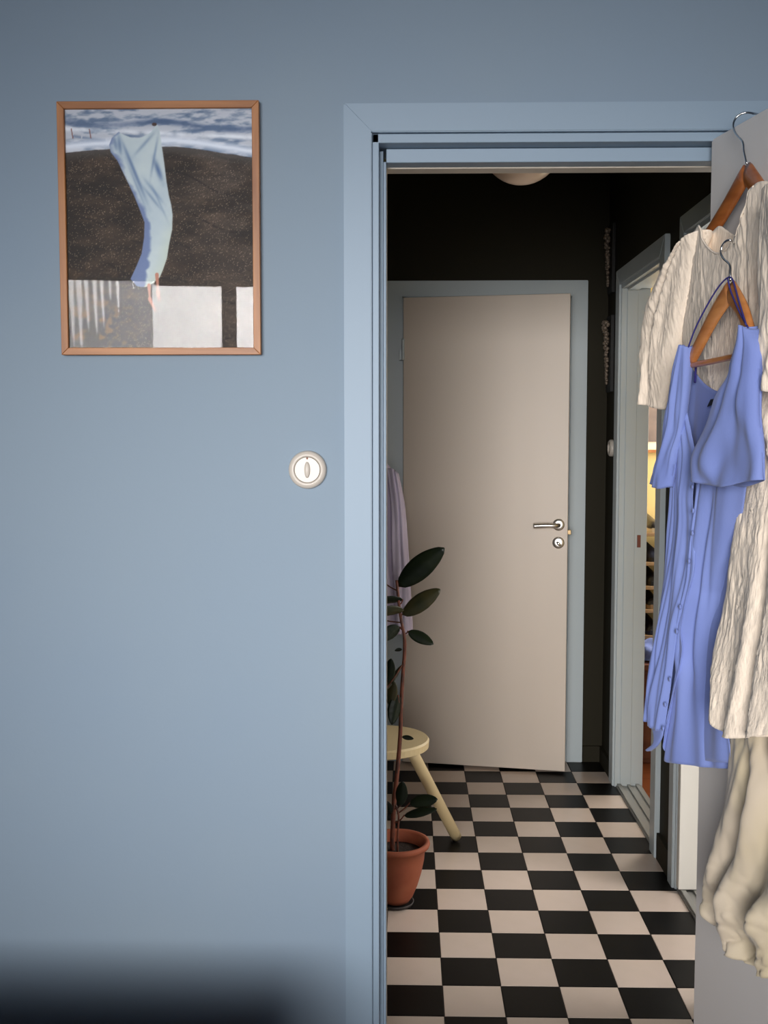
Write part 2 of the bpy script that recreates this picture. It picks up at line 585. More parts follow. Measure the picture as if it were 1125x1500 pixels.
# side doorways on the right wall (they face the hall, normal -x)
def side_door(name, label, y0, y1, zt, casing_out):
    r = sroot(name, label, (HX1, (y0 + y1) / 2, 0))
    yo0, yo1, zo = casing_out
    for sd in ('left', 'head', 'right'):
        b = bmesh.new()
        if sd == 'head':
            q = [(yo0, zo), (yo1, zo), (y1 - .006, zt + .002), (y0 + .006, zt + .002)]
        elif sd == 'left':
            q = [(yo0, 0), (yo0, zo), (y0 + .006, zt + .002), (y0 + .006, 0)]
        else:
            q = [(yo1, 0), (yo1, zo), (y1 - .006, zt + .002), (y1 - .006, 0)]
        A = [b.verts.new((HX1 - .018, y, z)) for y, z in q]
        B = [b.verts.new((HX1 + .001, y, z)) for y, z in q]
        b.faces.new(A)
        b.faces.new(B)
        for i in range(4):
            b.faces.new((A[i], A[(i + 1) % 4], B[(i + 1) % 4], B[i]))
        bmesh.ops.recalc_face_normals(b, faces=b.faces[:])
        bmesh.ops.bevel(b, geom=b.edges[:], offset=.002, segments=2, affect='EDGES')
        obj('casing', b, 'casing', r)
    X0, X1 = HX1 - .010, HX1 + RW + .004
    boxes('jamb', 'casing', [(X0, X1, y1 - .016, y1 + .004, 0, zt), (HX1 + .012, HX1 + .055, y1 - .022, y1 - .015, 0, zt - .015)], r, .0015)
    boxes('jamb', 'casing', [(X0, X1, y0 - .004, y0 + .016, 0, zt), (HX1 + .012, HX1 + .055, y0 + .015, y0 + .022, 0, zt - .015)], r, .0015)
    boxes('jamb', 'casing', [(X0, X1, y0 - .004, y1 + .004, zt - .014, zt + .004), (HX1 + .012, HX1 + .055, y0 + .015, y1 - .015, zt - .022, zt - .012)], r, .0015)
    th = boxes('threshold', 'alu', [(HX1 - .004, HX1 + RW, y0 + .016, y1 - .016, -.004, .006), (HX1 + .0, HX1 + .016, y0 + .016, y1 - .016, .004, .014),
                                    (HX1 + .04, HX1 + .052, y0 + .016, y1 - .016, .004, .013), (HX1 + .075, HX1 + .09, y0 + .016, y1 - .016, .004, .013)], r, .001)
    return r


d3 = side_door('door_3', 'far doorway on the right, opening to the yellow room', D3[0], D3[1], 2.03, (3.645, 4.485, 2.095))
box('strike_plate', 'rust', (HX1 + .066, HX1 + .080, D3[1] - .019, D3[1] - .014, .985, 1.035), d3, .001)
d4 = side_door('door_4', 'nearer doorway on the right, its white leaf opened inward', D4[0], D4[1], 2.05, (2.585, 3.455, 2.11))
box('leaf', 'white', (HX1 - .008, HX1 + .64, D4[1] - .054, D4[1] - .024, .015, 2.03), d4, .002)

# rooms beyond those doorways
RX = HX1 + RW
struct(box('floor_yellow_room', 'wood_floor', (HX1, 2.6, 3.6, 5.5, -.1, -.001)), 'shiny brown wooden floor beyond the far right doorway')
struct(boxes('wall_yellow', 'yellow', [(RX, 2.6, 5.35, 5.45, 0, 2.75), (2.5, 2.6, 3.6, 5.35, 0, 2.75), (RX, 2.6, 3.56, 3.62, 0, 2.75), (RX - .005, RX, 4.87, 5.35, 0, 2.75)]), 'yellow walls of the room beyond the far right doorway')
struct(box('ceiling_yellow_room', 'white', (HX1, 2.6, 3.56, 5.5, 2.6, 2.7)), 'ceiling of the yellow room')
struct(box('floor_side_room', 'white', (HX1, 2.6, 2.4, 3.56, -.1, -.001)), 'pale floor beyond the nearer right doorway')
struct(boxes('wall_side_room', 'white', [(RX, 2.6, 2.39, 2.44, 0, 2.75), (2.5, 2.6, 2.44, 3.56, 0, 2.75), (RX, 2.6, 3.5, 3.56, 0, 2.75)]), 'white walls of the room beyond the nearer right doorway')
struct(box('ceiling_side_room', 'white', (HX1, 2.6, 2.39, 3.56, 2.6, 2.7)), 'ceiling of the side room')

# ================================================================== THINGS ON THE BLUE WALL
# framed print
px0, px1, pz0, pz1 = -.708, -.299, 1.602, 2.109
fr = thing('framed_print', 'oak framed beach print hanging on the blue wall', 'picture', ((px0 + px1) / 2, WY, pz0))
fw, fy = .0145, WY - .021


def rail(pts, m):
    b = bmesh.new()
    A = [b.verts.new((x, fy, z)) for x, z in pts]
    B = [b.verts.new((x, WY - .001, z)) for x, z in pts]
    b.faces.new(A)
    b.faces.new(B)
    for i in range(4):
        b.faces.new((A[i], A[(i + 1) % 4], B[(i + 1) % 4], B[i]))
    bmesh.ops.recalc_face_normals(b, faces=b.faces[:])
    bmesh.ops.bevel(b, geom=b.edges[:], offset=.0009, segments=1, affect='EDGES')
    return obj('frame_rail', b, m, fr)


rail([(px0, pz1), (px1, pz1), (px1 - fw, pz1 - fw), (px0 + fw, pz1 - fw)], 'oak_h')
rail([(px0, pz0), (px1, pz0), (px1 - fw, pz0 + fw), (px0 + fw, pz0 + fw)], 'oak_h')
rail([(px0, pz0), (px0, pz1), (px0 + fw, pz1 - fw), (px0 + fw, pz0 + fw)], 'oak')
rail([(px1, pz0), (px1, pz1), (px1 - fw, pz1 - fw), (px1 - fw, pz0 + fw)], 'oak')


# the print: its own colours, painted per vertex on a flat sheet
def make_print():
    NX, NZ = 300, 380
    xs = np.linspace(px0 + fw - .002, px1 - fw + .002, NX)
    zs = np.linspace(pz0 + fw - .002, pz1 - fw + .002, NZ)
    U, V = np.meshgrid(np.linspace(0, 1, NX), 1 - np.linspace(0, 1, NZ))   # V 0 at the top
    rng = np.random.default_rng(3)

    def vn(fx, fy, seed, octs=4):
        out = np.zeros_like(U)
        amp = 1
        tot = 0
        r = np.random.default_rng(seed)
        for k in range(octs):
            gx, gy = int(fx * 2 ** k) + 2, int(fy * 2 ** k) + 2
            g = r.random((gy + 1, gx + 1))
            x = U * (gx - 1)
            y = V * (gy - 1)
            xi, yi = x.astype(int), y.astype(int)
            tx, ty = x - xi, y - yi
            tx = tx * tx * (3 - 2 * tx)
            ty = ty * ty * (3 - 2 * ty)
            a = g[yi, xi] * (1 - tx) + g[yi, xi + 1] * tx
            b = g[yi + 1, xi] * (1 - tx) + g[yi + 1, xi + 1] * tx
            out += amp * (a * (1 - ty) + b * ty)
            tot += amp
            amp *= .55
        return out / tot

    def mix(a, b, t):
        t = np.clip(t, 0, 1)[..., None]
        return a * (1 - t) + b * t
    C = lambda *c: np.array(c, float) / 255
    # sand
    warp = V + .10 * U + .03 * vn(3, 3, 9)
    n1 = vn(8, 30, 1)
    n2 = rng.random(U.shape)
    sand = mix(np.broadcast_to(C(30, 22, 18), U.shape + (3,)), C(76, 60, 48), (n1 - .3) * 1.6)
    band = np.sin(warp * 48 + vn(4, 4, 12) * 5)
    sand = mix(sand, C(24, 19, 18), np.clip(band - .45, 0, 1) * .8)
    sand = mix(sand, C(88, 72, 58), np.clip(vn(3, 5, 22) - .52, 0, 1) * 2.2 * (U > .1))
    sand = mix(sand, C(104, 92, 84), np.clip((U - .35) * 1.3, 0, 1) * np.clip((vn(4, 14, 77) - .36) * 3.2, 0, .85) * np.clip(1.2 - V, 0, 1))
    dune = np.abs(np.sin((V * 1.0 - .22 * U + .02 * np.sin(U * 13)) * 21))
    sand = mix(sand, C(22, 17, 16), np.clip(.16 - dune, 0, 1) * 4.5 * (vn(6, 10, 78) > .42))
    sand = mix(sand, C(180, 160, 138), (n2 > .965) * .6)
    sand = mix(sand, C(30, 25, 24), (n2 < .22) * .5)
    rough = np.clip((V - .62) * 4, 0, 1) * np.clip((.42 - U) * 5, 0, 1)
    clod = vn(26, 40, 5, 3)
    sand = mix(sand, C(100, 74, 48), rough * np.clip((clod - .55) * 7, 0, 1))
    sand = mix(sand, C(28, 24, 24), rough * np.clip((.45 - clod) * 6, 0, 1) * .7)
    img = sand
    # wet edge and sea
    shore = .172 + .018 * np.sin(U * 6.0 + 1.2) + .03 * (U - .4)
    shore = np.where(U < .25, .165 + .06 * (.25 - U), shore) + .006 * vn(9, 2, 31)
    img = mix(img, C(74, 70, 68), np.clip(1 - (V - shore) / .04, 0, 1) * (V > shore))
    wv = .5 * vn(5, 34, 41) + .5 * vn(16, 60, 47)
    sea = mix(np.broadcast_to(C(100, 120, 148), U.shape + (3,)), C(186, 192, 204), (wv - .40) * 5.5)
    crest = np.exp(-((V - .052 - .03 * U - .012 * np.sin(U * 9)) / .012) ** 2)
    sea = mix(sea, C(74, 96, 132), crest * (vn(9, 20, 43) * 1.5))
    sea = mix(sea, C(226, 232, 242), np.exp(-((V - .082 - .04 * U) / .01) ** 2) * vn(14, 14, 45) * 1.4)
    sea = mix(sea, C(86, 108, 142), np.exp(-((V - .105 - .03 * np.sin(U * 5)) / .007) ** 2) * (vn(10, 6, 46) > .5) * .6)
    foam = np.clip(1 - np.abs(V - shore + .028) / .028, 0, 1)
    sea = mix(sea, C(220, 228, 242), foam * 1.1)
    e = np.clip((shore - V) / .004, 0, 1)
    img = mix(img, sea, e)
    # two posts
    for pu, pv0, pv1 in ((.037, .08, .122), (.133, .083, .122)):
        m_ = np.clip(1.3 - np.abs(U - pu - (V - pv0) * .2) / .003, 0, 1) * (V > pv0) * (V < pv1)
        img = mix(img, C(120, 70, 60), m_)
    # the wrapped cloth: left and right edges as functions of V
    lv = [.098, .12, .15, .18, .215, .25, .30, .36, .42, .47, .53, .60, .66, .706, .735, .742]
    lx = [.285, .253, .237, .245, .28, .30, .33, .365, .395, .418, .415, .400, .367, .338, .37, .40]
    rv = [.065, .09, .15, .22, .30, .36, .40, .44, .50, .56, .62, .67, .70, .735, .742]
    rx = [.492, .505, .515, .527, .538, .55, .562, .568, .565, .548, .535, .512, .495, .44, .41]
    tv = np.interp(U, [.237, .26, .29, .31, .36, .40, .43, .46, .485, .505, .515], [.125, .103, .096, .106, .122, .122, .112, .098, .070, .066, .085])
    le = np.interp(V, lv, lx)
    re = np.interp(V, rv, rx)
    inside = np.clip((U - le) / .005 + .5, 0, 1) * np.clip((re - U) / .005 + .5, 0, 1) * np.clip((V - tv) / .004 + .5, 0, 1) * np.clip((.742 - V) / .004, 0, 1)
    s = np.clip((U - le) / np.maximum(re - le, .01), 0, 1)
    cloth = mix(np.broadcast_to(C(200, 212, 214), U.shape + (3,)), C(164, 182, 198), vn(8, 14, 51) * .8)
    # folds drawn in the print
    for (u0, v0, u1, v1, wd_, st) in ((.29, .11, .45, .42, .010, .8), (.30, .12, .42, .36, .006, .6), (.49, .09, .36, .20, .008, .6), (.50, .10, .45, .30, .007, .7),
                                       (.47, .20, .52, .31, .013, 1.2), (.41, .28, .53, .40, .008, .6), (.40, .31, .52, .43, .007, .6), (.32, .20, .44, .44, .007, .5),
                                       (.45, .30, .55, .48, .006, .4), (.285, .10, .30, .20, .010, .9), (.26, .11, .28, .18, .012, .8)):
        du, dv = u1 - u0, (v1 - v0)
        t = np.clip(((U - u0) * du + (V - v0) * dv) / (du * du + dv * dv), 0, 1)
        dist = np.hypot(U - u0 - t * du, V - v0 - t * dv)
        cloth = mix(cloth, C(82, 108, 150), np.exp(-(dist / wd_) ** 2) * st * .75 * np.sin(np.pi * np.clip(t, .05, .95)))
    low = np.clip((V - .42) * 6, 0, 1)
    wid = np.interp(V, [.2, .35, .5, .62, .70, .75], [.10, .12, .24, .40, .60, .75])
    sh = np.clip((wid - s) * 9 + (vn(10, 30, 55) - .5) * 2, 0, 1)
    cloth = mix(cloth, C(98, 116, 162), sh * .85)
    cloth = mix(cloth, C(192, 204, 190), np.clip(low * (s - .55) * 1.5, 0, .6))
    img = mix(img, cloth, inside)
    # hand and feet
    m_ = np.clip(1.2 - np.hypot((U - .478) / .012, (V - .066) / .007), 0, 1) * 4
    img = mix(img, C(70, 52, 50), m_)
    for seg in (((.480, .69), (.484, .76), (.492, .795)), ((.437, .735), (.440, .79), (.468, .84))):
        for a, b in zip(seg, seg[1:]):
            du, dv = b[0] - a[0], b[1] - a[1]
            t = np.clip(((U - a[0]) * du + (V - a[1]) * dv) / (du * du + dv * dv), 0, 1)
            dist = np.hypot(U - a[0] - t * du, (V - a[1] - t * dv))
            img = mix(img, C(186, 130, 112), np.clip((.012 - .006 * t - dist) / .004, 0, 1))
    verts = np.zeros((NX * NZ, 3), np.float32)
    XX, ZZ = np.meshgrid(xs, zs)
    verts[:, 0] = XX.ravel()
    verts[:, 1] = WY - .0125
    verts[:, 2] = ZZ.ravel()
    idx = np.arange(NX * NZ).reshape(NZ, NX)
    f = np.stack([idx[:-1, :-1], idx[:-1, 1:], idx[1:, 1:], idx[1:, :-1]], -1).reshape(-1, 4)
    me = bpy.data.meshes.new('print')
    me.vertices.add(len(verts))
    me.vertices.foreach_set('co', verts.ravel())
    me.loops.add(f.size)
    me.loops.foreach_set('vertex_index', f.ravel().astype(np.int32))
    me.polygons.add(len(f))
    me.polygons.foreach_set('loop_start', (np.arange(len(f)) * 4).astype(np.int32))
    me.polygons.foreach_set('loop_total', np.full(len(f), 4, np.int32))
    me.update(calc_edges=True)
    ca = me.color_attributes.new('print', 'FLOAT_COLOR', 'POINT')
    lin = np.where(img <= .04045, img / 12.92, ((np.clip(img, 0, 1) + .055) / 1.055) ** 2.4)
    rgba = np.ones((NX * NZ, 4), np.float32)
    rgba[:, :3] = lin.reshape(-1, 3)
    ca.data.foreach_set('color', rgba.ravel())
    m = mat('printed paper', (1, 1, 1, 1), .7)
    at = m.node_tree.nodes.new('ShaderNodeAttribute')
    at.attribute_name = 'print'
    m.node_tree.links.new(at.outputs['Color'], m.node_tree.nodes['Principled BSDF'].inputs['Base Color'])
    me.materials.append(m)
    o = bpy.data.objects.new('print', me)
    COL.objects.link(o)
    o.parent = fr
    o.matrix_parent_inverse = fr.matrix_world.inverted()
    return o


make_print()
box('backing_board', 'black', (px0 + .01, px1 - .01, WY - .011, WY - .004, pz0 + .01, pz1 - .01), fr)
box('glass_pane', 'glass', (px0 + fw - .001, px1 - fw + .001, WY - .0165, WY - .0145, pz0 + fw - .001, pz1 - fw + .001), fr)

# round switch
sw_c = atY(451, 688, WY)


def round_switch(label, c, n, r, grp=None):
    t = thing('light_switch', label, 'switch', c)
    obj('rim', disc([(r * .70, .001), (r, 0), (r, .003), (r * .985, .009), (r * .93, .0135), (r * .80, .0165), (r * .685, .0165), (r * .675, .012), (r * .70, .001)], c, n, 48), 'plastic', t, True)
    obj('dial', disc([(0, .001), (r * .66, .001), (r * .66, .0145), (r * .645, .0155), (0, .0155)], c, n, 48), 'plastic', t, False)
    b = revolve([(0, 0), (r * .15, 0), (r * .15, .003), (r * .11, .0058), (0, .0062)], 20)
    bmesh.ops.scale(b, vec=(1, 2.8, 1), verts=b.verts[:])
    q = Vector((0, 0, 1)).rotation_difference(n).to_matrix()
    # long axis upright
    yv = q @ Vector((0, 1, 0))
    a = math.atan2(n.cross(yv).dot(Vector((0, 0, 1))), yv.z) if False else 0
    b.transform(Matrix.Translation(c + n * .0153) @ q.to_4x4() @ Matrix.Rotation(a if abs(yv.z) > .5 else math.pi / 2, 4, 'Z'))
    obj('rocker', b, 'plastic', t, True)
    mk = disc([(0, 0), (.0022, 0), (.0022, .0009), (0, .0009)], c + n * .0155 + Vector((0, 0, r * .60)), n, 8)
    obj('marker', mk, 'rust', t)
    return t


round_switch('round white switch on the blue wall beside the doorway', sw_c, Vector((0, -1, 0)), .0395)
c2 = atX(893, 656, HX1)
round_switch('round white switch on the dark hall wall, beside the far right doorway', Vector((HX1, 4.60, c2.z)), Vector((-1, 0, 0)), .036)

# ================================================================== HALL THINGS
# ceiling globe
gl = thing('ceiling_lamp', 'round opal glass lamp on the dark hall ceiling', 'lamp', (.365, 3.6, HC))
gr, gc = .132, Vector((.368, 3.6, 2.376))
prof = [(gr * math.sin(a), -gr * math.cos(a)) for a in np.linspace(0, math.pi * .86, 22)]
obj('globe', revolve([(r_, h_ * (1.0)) for r_, h_ in prof], 40, gc), 'plastic_l', gl, True)
obj('lamp_base', revolve([(0, 0), (.07, 0), (.075, -.01), (.075, -.06), (.06, -.066), (0, -.066)], 32, Vector((.368, 3.6, HC))), 'white', gl, True)


# carved ornaments on the right hall wall, at its far end
def ornament(label, zc, hgt, seed, wide):
    y0 = 4.655
    t = thing('wall_ornament', label, 'ornament', (HX1, y0, zc), 0)
    box('backing', 'ebony', (HX1 - .016, HX1, y0 - .065, y0 + .035, zc - hgt / 2, zc + hgt / 2), t, .003)
    rnd = random.Random(seed)
    b = bmesh.new()
    for k in range(46):
        f = k / 45
        wd = wide * (1 - f) ** .8 + .004
        for q in range(2):
            c = Vector((HX1 - .022 - rnd.random() * .014 * (1 - f), y0 - .012 + rnd.uniform(-wd, wd), zc + hgt * (.42 - .80 * f) + rnd.uniform(-.004, .004)))
            r = bmesh.ops.create_icosphere(b, subdivisions=1, radius=rnd.uniform(.006, .011) * (1.15 - .5 * f))
            bmesh.ops.translate(b, vec=c, verts=r['verts'])
    obj('relief', b, 'bronze', t, True)
    return t


za, zb = atX(887, 340, .855).z, atX(887, 437, .855).z
ornament('upper carved dark ornament at the far end of the hall wall', (za + zb) / 2, za - zb, 1, .014)
za, zb = atX(883, 470, .855).z, atX(883, 577, .855).z
ornament('lower carved dark ornament, above the small hall switch', (za + zb) / 2, za - zb, 2, .026)

# stool
SX, SY, SH = -.085, 3.565, .435
st = thing('stool', 'pale yellow round stool behind the potted plant', 'stool', (SX, SY, 0))
obj('seat', revolve([(0, SH - .032), (.150, SH - .032), (.158, SH - .028), (.160, SH - .006), (.155, SH), (0, SH)], 48, Vector((SX, SY, 0))), 'stool', st, False)
foot = Vector((.176, 3.80, 0.0))
tops = Vector((.018, 3.50, SH - .03))
legdirs = [(foot, tops)]
for a in (1.885, 3.63):
    v = Vector((foot.x - SX, foot.y - SY, 0))
    v.rotate(Matrix.Rotation(a, 3, 'Z'))
    if SX + v.x < HX0 + .03:
        v.x = HX0 + .03 - SX
    q = Vector((tops.x - SX, tops.y - SY, 0))
    q.rotate(Matrix.Rotation(a, 3, 'Z'))
    legdirs.append((Vector((SX + v.x, SY + v.y, 0)), Vector((SX + q.x, SY + q.y, SH - .03))))
for f_, t_ in legdirs:
    f2 = f_ + Vector((0, 0, .012))
    obj('leg', tube_bm([f2, f2.lerp(t_, .5), t_], .0195, 16), 'stool', st, True)

# potted rubber plant
PX, PY = -.032, 3.262
pl = thing('potted_plant', 'rubber plant in a terracotta pot beside the doorway', 'plant', (PX, PY, 0))
c0 = Vector((PX, PY, 0))
obj('pot', revolve([(0, .012), (.040, .012), (.052, .030), (.066, .064), (.078, .105), (.086, .145), (.089, .180), (.101, .184), (.104, .192), (.102, .200), (.094, .201), (.086, .196), (.080, .165), (.072, .150), (0, .150)], 48, c0), 'terra', pl, True)
obj('saucer', revolve([(0, 0), (.046, 0), (.052, .003), (.055, .012), (.051, .012), (.046, .006), (0, .006)], 40, c0), 'saucer', pl, True)
sb = revolve([(0, .170), (.04, .172), (.0815, .166)], 32, c0)
obj('soil', sb, 'soil', pl, True)
stem_px = [(575, 1246), (575, 1225), (577, 1180), (582, 1130), (586, 1080), (588, 1030), (590, 990), (593, 950), (592, 930), (588, 910), (585, 890), (582, 860), (581, 850)]
stem_pts = [atY(x, y, PY) for x, y in stem_px]
stem_pts[0].z = .165
obj('stem', tube_bm(stem_pts, lambda t: .0078 - .0035 * t, 8), 'stem', pl, True)
obj('stem', tube_bm([Vector((-.028, PY - .02, .165)), atY(583, 1215, PY - .02), atY(584, 1195, PY - .02), atY(580, 1180, PY - .02)], .0032, 6), 'stem', pl, True)


def leaf(b, t, wpx, m, db=0, dt=0, tilt=0.0, petiole=None, curl=.12):
    """leaf blade from pixel b to pixel t; wpx = blade width in pixels; db/dt = depth offsets"""
    B, T = atY(b[0], b[1], PY + db), atY(t[0], t[1], PY + dt)
    ax = T - B
    Ln = ax.length
    ax.normalize()
    view = Vector((0, 1, 0))
    side = ax.cross(view)
    side.normalize()
    nrm = side.cross(ax).normalized()
    side = (side * math.cos(tilt) + nrm * math.sin(tilt)).normalized()
    nrm = side.cross(ax).normalized()
    hw = wpx / F * PY / 2 / max(.35, abs(math.cos(tilt)))
    b_ = bmesh.new()
    n = 14
    rows = []
    for i in range(n + 1):
        s = i / n
        wv = hw * (math.sin(math.pi * min(1, s * .97 + .02)) ** .62) * (1.05 - .25 * s) if 0 < s < 1 else hw * .05
        cen = B + ax * (Ln * s) - nrm * 0 + Vector((0, 0, -curl * Ln * (s - .5) ** 2 * .6))
        row = []
        for k in range(-3, 4):
            q = k / 3
            row.append(b_.verts.new(cen + side * wv * q + nrm * (abs(q) * wv * .28) + nrm * (.03 * wv * math.sin(i * 2.2 + k))))
        rows.append(row)
    for a, c in zip(rows, rows[1:]):
        for k in range(6):
            b_.faces.new((a[k], a[k + 1], c[k + 1], c[k]))
    o = obj('leaf', b_, m, pl, True)
    solid(o, .0012)
    if petiole:
        obj('petiole', tube_bm([atY(petiole[0], petiole[1], PY), B.lerp(atY(petiole[0], petiole[1], PY), .4) + Vector((0, 0, -.004)), B], .0022, 6), 'stem', pl, True)
    # midrib
    return o


leaf((583, 857), (651, 801), 36, 'leafg', 0, -.05, .25, (584, 872))
leaf((589, 899), (645, 862), 26, 'leafo', 0, -.04, .5, (586, 905))
leaf((598, 924), (635, 943), 18, 'leafg', 0, -.03, .4, (592, 928))
leaf((590, 878), (545, 882), 13, 'leafg', 0, -.03, .6, (586, 885))
leaf((592, 893), (540, 900), 17, 'leafo', -.01, -.05, .5)
leaf((586, 918), (556, 938), 22, 'leafg', 0, -.03, .3, (590, 922))
leaf((589, 951), (578, 953), 6, 'leafg', 0, 0, .3)
leaf((568, 1000), (573, 964), 18, 'leafg', -.01, -.02, .2)
leaf((563, 1012), (589, 973), 8, 'leafo', -.02, 0, .6, (593, 968))
leaf((570, 1032), (577, 997), 18, 'leafo', -.01, -.02, .3)
leaf((583, 1018), (574, 1061), 22, 'leafg', -.01, -.02, .3, (587, 1040))
leaf((562, 1030), (545, 1000), 20, 'leafg', .02, .05, .3)
leaf((556, 905), (520, 870), 26, 'leafg', .03, .08, .3, (588, 912))
leaf((560, 850), (535, 800), 30, 'leafg', .02, .06, .3, (583, 866))
leaf((589, 1079), (606, 1082), 7, 'leafg', 0, -.01, .4, (586, 1078))
leaf((586, 1180), (590, 1144), 19, 'leafg', -.03, -.04, .2, (577, 1185))
leaf((600, 1176), (641, 1170), 19, 'leafg', -.02, -.05, .5, (582, 1192))
leaf((592, 1194), (640, 1184), 11, 'leafg', -.04, -.07, .8, (580, 1205))
leaf((573, 1192), (562, 1172), 14, 'leafg', -.02, -.02, .3)

# striped shirt on the left, hanging near the end of the hall


def coons(top, bottom, left, right, n, m, depth):
    """boundary curves in pixels -> grid of pixel points (n across, m down)"""
    v2 = lambda L: [Vector((a, b, 0)) for a, b in L]
    T, Bo, L, R = smooth_line(v2(top), n), smooth_line(v2(bottom), n), smooth_line(v2(left), m), smooth_line(v2(right), m)
    G = []
    for j in range(m):
        t = j / (m - 1)
        row = []
        for i in range(n):
            s = i / (n - 1)
            p = T[i] * (1 - t) + Bo[i] * t + L[j] * (1 - s) + R[j] * s
            p = p - (T[0] * (1 - s) * (1 - t) + T[-1] * s * (1 - t) + Bo[0] * (1 - s) * t + Bo[-1] * s * t)
            row.append((p.x, p.y))
        G.append(row)
    return G


def cloth(name, m, parent, top, bottom, left, right, w0, bulge=.03, fold=None, n=40, mm=60, back=True, back_top=None, place=None, nrm=None, th=.0014, back_drop=0):
    """a hollow cloth tube: a front and a back sheet that meet along both side seams"""
    place = place or atW
    nrm = nrm or LN
    wf = w0 if callable(w0) else (lambda s, t: w0)
    b = bmesh.new()
    sheets = []
    for side in ((1, -1) if back else (1,)):
        G = coons((back_top or top) if side < 0 else top, bottom, left, right, n, mm, 0)
        rows = []
        for j in range(mm):
            t = j / (mm - 1)
            row = []
            for i in range(n):
                s = i / (n - 1)
                p = place(G[j][i][0], G[j][i][1], wf(s, t))
                edge = max(0, 1 - (2 * s - 1) ** 2) ** .5
                d = side * bulge * edge
                if fold:
                    d += fold(s, t, p) * (1 if side > 0 else .6) * (.25 + .75 * edge)
                row.append(b.verts.new(p + nrm * d))
            rows.append(row)
        for a, c in zip(rows, rows[1:]):
            for i in range(n - 1):
                b.faces.new((a[i], a[i + 1], c[i + 1], c[i]) if side > 0 else (a[i + 1], a[i], c[i], c[i + 1]))
        sheets.append(rows)
        if side > 0:
            top_pts = [v.co.copy() for v in rows[0]]
    if back:
        bmesh.ops.remove_doubles(b, verts=[r[k] for sh in sheets for r in sh for k in (0, -1)], dist=.0004)
    o = obj(name, b, m, parent, True)
    solid(o, th)
    TOPS[name] = top_pts
    return o


TOPS = {}


def folds(k, amp, ph=0, wob=.6, grow=0.0, k2=None):
    def f(s, t, p):
        a = amp * (1 + grow * (t - .5) * 2)
        x = s * k + ph + wob * noise.noise(Vector((s * 3, t * 2.2, ph)))
        v = a * math.sin(2 * math.pi * x)
        if k2:
            v += a * .5 * math.sin(2 * math.pi * (s * k2 + 1.3 * ph + wob * noise.noise(Vector((s * 4, t * 3, ph + 7)))))
        return v
    return f


def crinkle(amp, ph=0, base=None):
    def f(s, t, p):
        v = base(s, t, p) if base else 0
        q = Vector((p.y * 120 + 3 * noise.noise(p * 9), p.z * 20, p.x * 20 + ph))
        v += amp * (abs(noise.noise(q)) * 2 - .5)
        v += amp * .7 * noise.noise(Vector((p.y * 240, p.z * 60, ph + 3)))
        return v
    return f


sh_t = thing('striped_shirt', 'lilac striped shirt hanging beside the cream door, behind the plant', 'shirt', atY(560, 700, 4.1))
PLY = lambda x, y, w_: atY(x, y, 4.15 - w_)
cloth('shirt_body', 'stripe', sh_t, [(490, 668), (520, 655), (550, 662), (578, 692)], [(500, 930), (540, 930), (570, 930), (588, 927)],
      [(490, 668), (495, 800), (500, 930)], [(578, 692), (583, 740), (582, 800), (585, 870), (588, 927)], .06, .04, folds(2.5, .008, .3), 30, 40, place=PLY, nrm=Vector((0, -1, 0)))
cloth('sleeve', 'stripe', sh_t, [(566, 686), (574, 686), (584, 694)], [(580, 927), (592, 928), (605, 925)],
      [(566, 686), (572, 740), (573, 800), (577, 870), (580, 927)], [(584, 694), (593, 740), (598, 800), (602, 870), (605, 925)], .10, .025, folds(1.5, .006, .1), 20, 40, place=PLY, nrm=Vector((0, -1, 0)))
hk = tube_bm([Vector((HX0, 4.08, 1.36)), Vector((HX0 + .10, 4.08, 1.36)), Vector((HX0 + .22, 4.08, 1.345)), Vector((HX0 + .24, 4.08, 1.36))], .006)
hk_t = thing('coat_hook', 'dark hook arm on the left hall wall, holding the striped shirt', 'hook', (HX0, 4.08, 1.36))
obj('arm', hk, 'ebony', hk_t, True)
obj('wall_plate', disc([(0, 0), (.025, 0), (.025, .006), (0, .006)], Vector((HX0, 4.08, 1.36)), Vector((1, 0, 0))), 'ebony', hk_t)

# ================================================================== THE YELLOW ROOM
pt = thing('picture', 'small framed picture on the yellow wall, seen past the blouse sleeve', 'picture', (1.2, 5.35, 1.38))
ax0, ax1 = atY(930, 600, 5.33).x, atY(986, 600, 5.33).x
zb_, zt_ = atY(950, 663, 5.33).z, atY(950, 540, 5.33).z
boxes('frame', 'oak', [(ax0, ax1, 5.325, 5.35, zb_, zb_ + .014), (ax0, ax1, 5.325, 5.35, zt_ - .014, zt_), (ax0, ax0 + .014, 5.325, 5.35, zb_, zt_), (ax1 - .014, ax1, 5.325, 5.35, zb_, zt_)], pt, .001)
box('mat_board', 'paper', (ax0 + .01, ax1 - .01, 5.337, 5.349, zb_ + .01, zt_ - .01), pt)
box('print', 'grey_print', (ax0 + .012, ax1 - .04, 5.332, 5.3369, atY(950, 647, 5.33).z, zt_ - .04), pt)

rk = thing('shoe_rack', 'narrow pale shoe rack against the yellow wall', 'rack', (1.2, 5.1, 0))
rx0, rx1 = 1.0, 1.42
for xx in (rx0, rx1 - .02):
    box('side_panel', 'rack', (xx, xx + .02, 4.98, 5.3, 0, 1.06), rk, .002)
shelf_z = []
for py in (780, 823, 858, 892, 930, 965):
    z = atY(955, py, 5.0).z
    shelf_z.append(z)
    box('shelf', 'rack', (rx0 + .02, rx1 - .02, 4.98, 5.3, z - .016, z), rk, .002)
box('shelf', 'rack', (rx0 + .02, rx1 - .02, 4.98, 5.3, .08, .096), rk, .002)


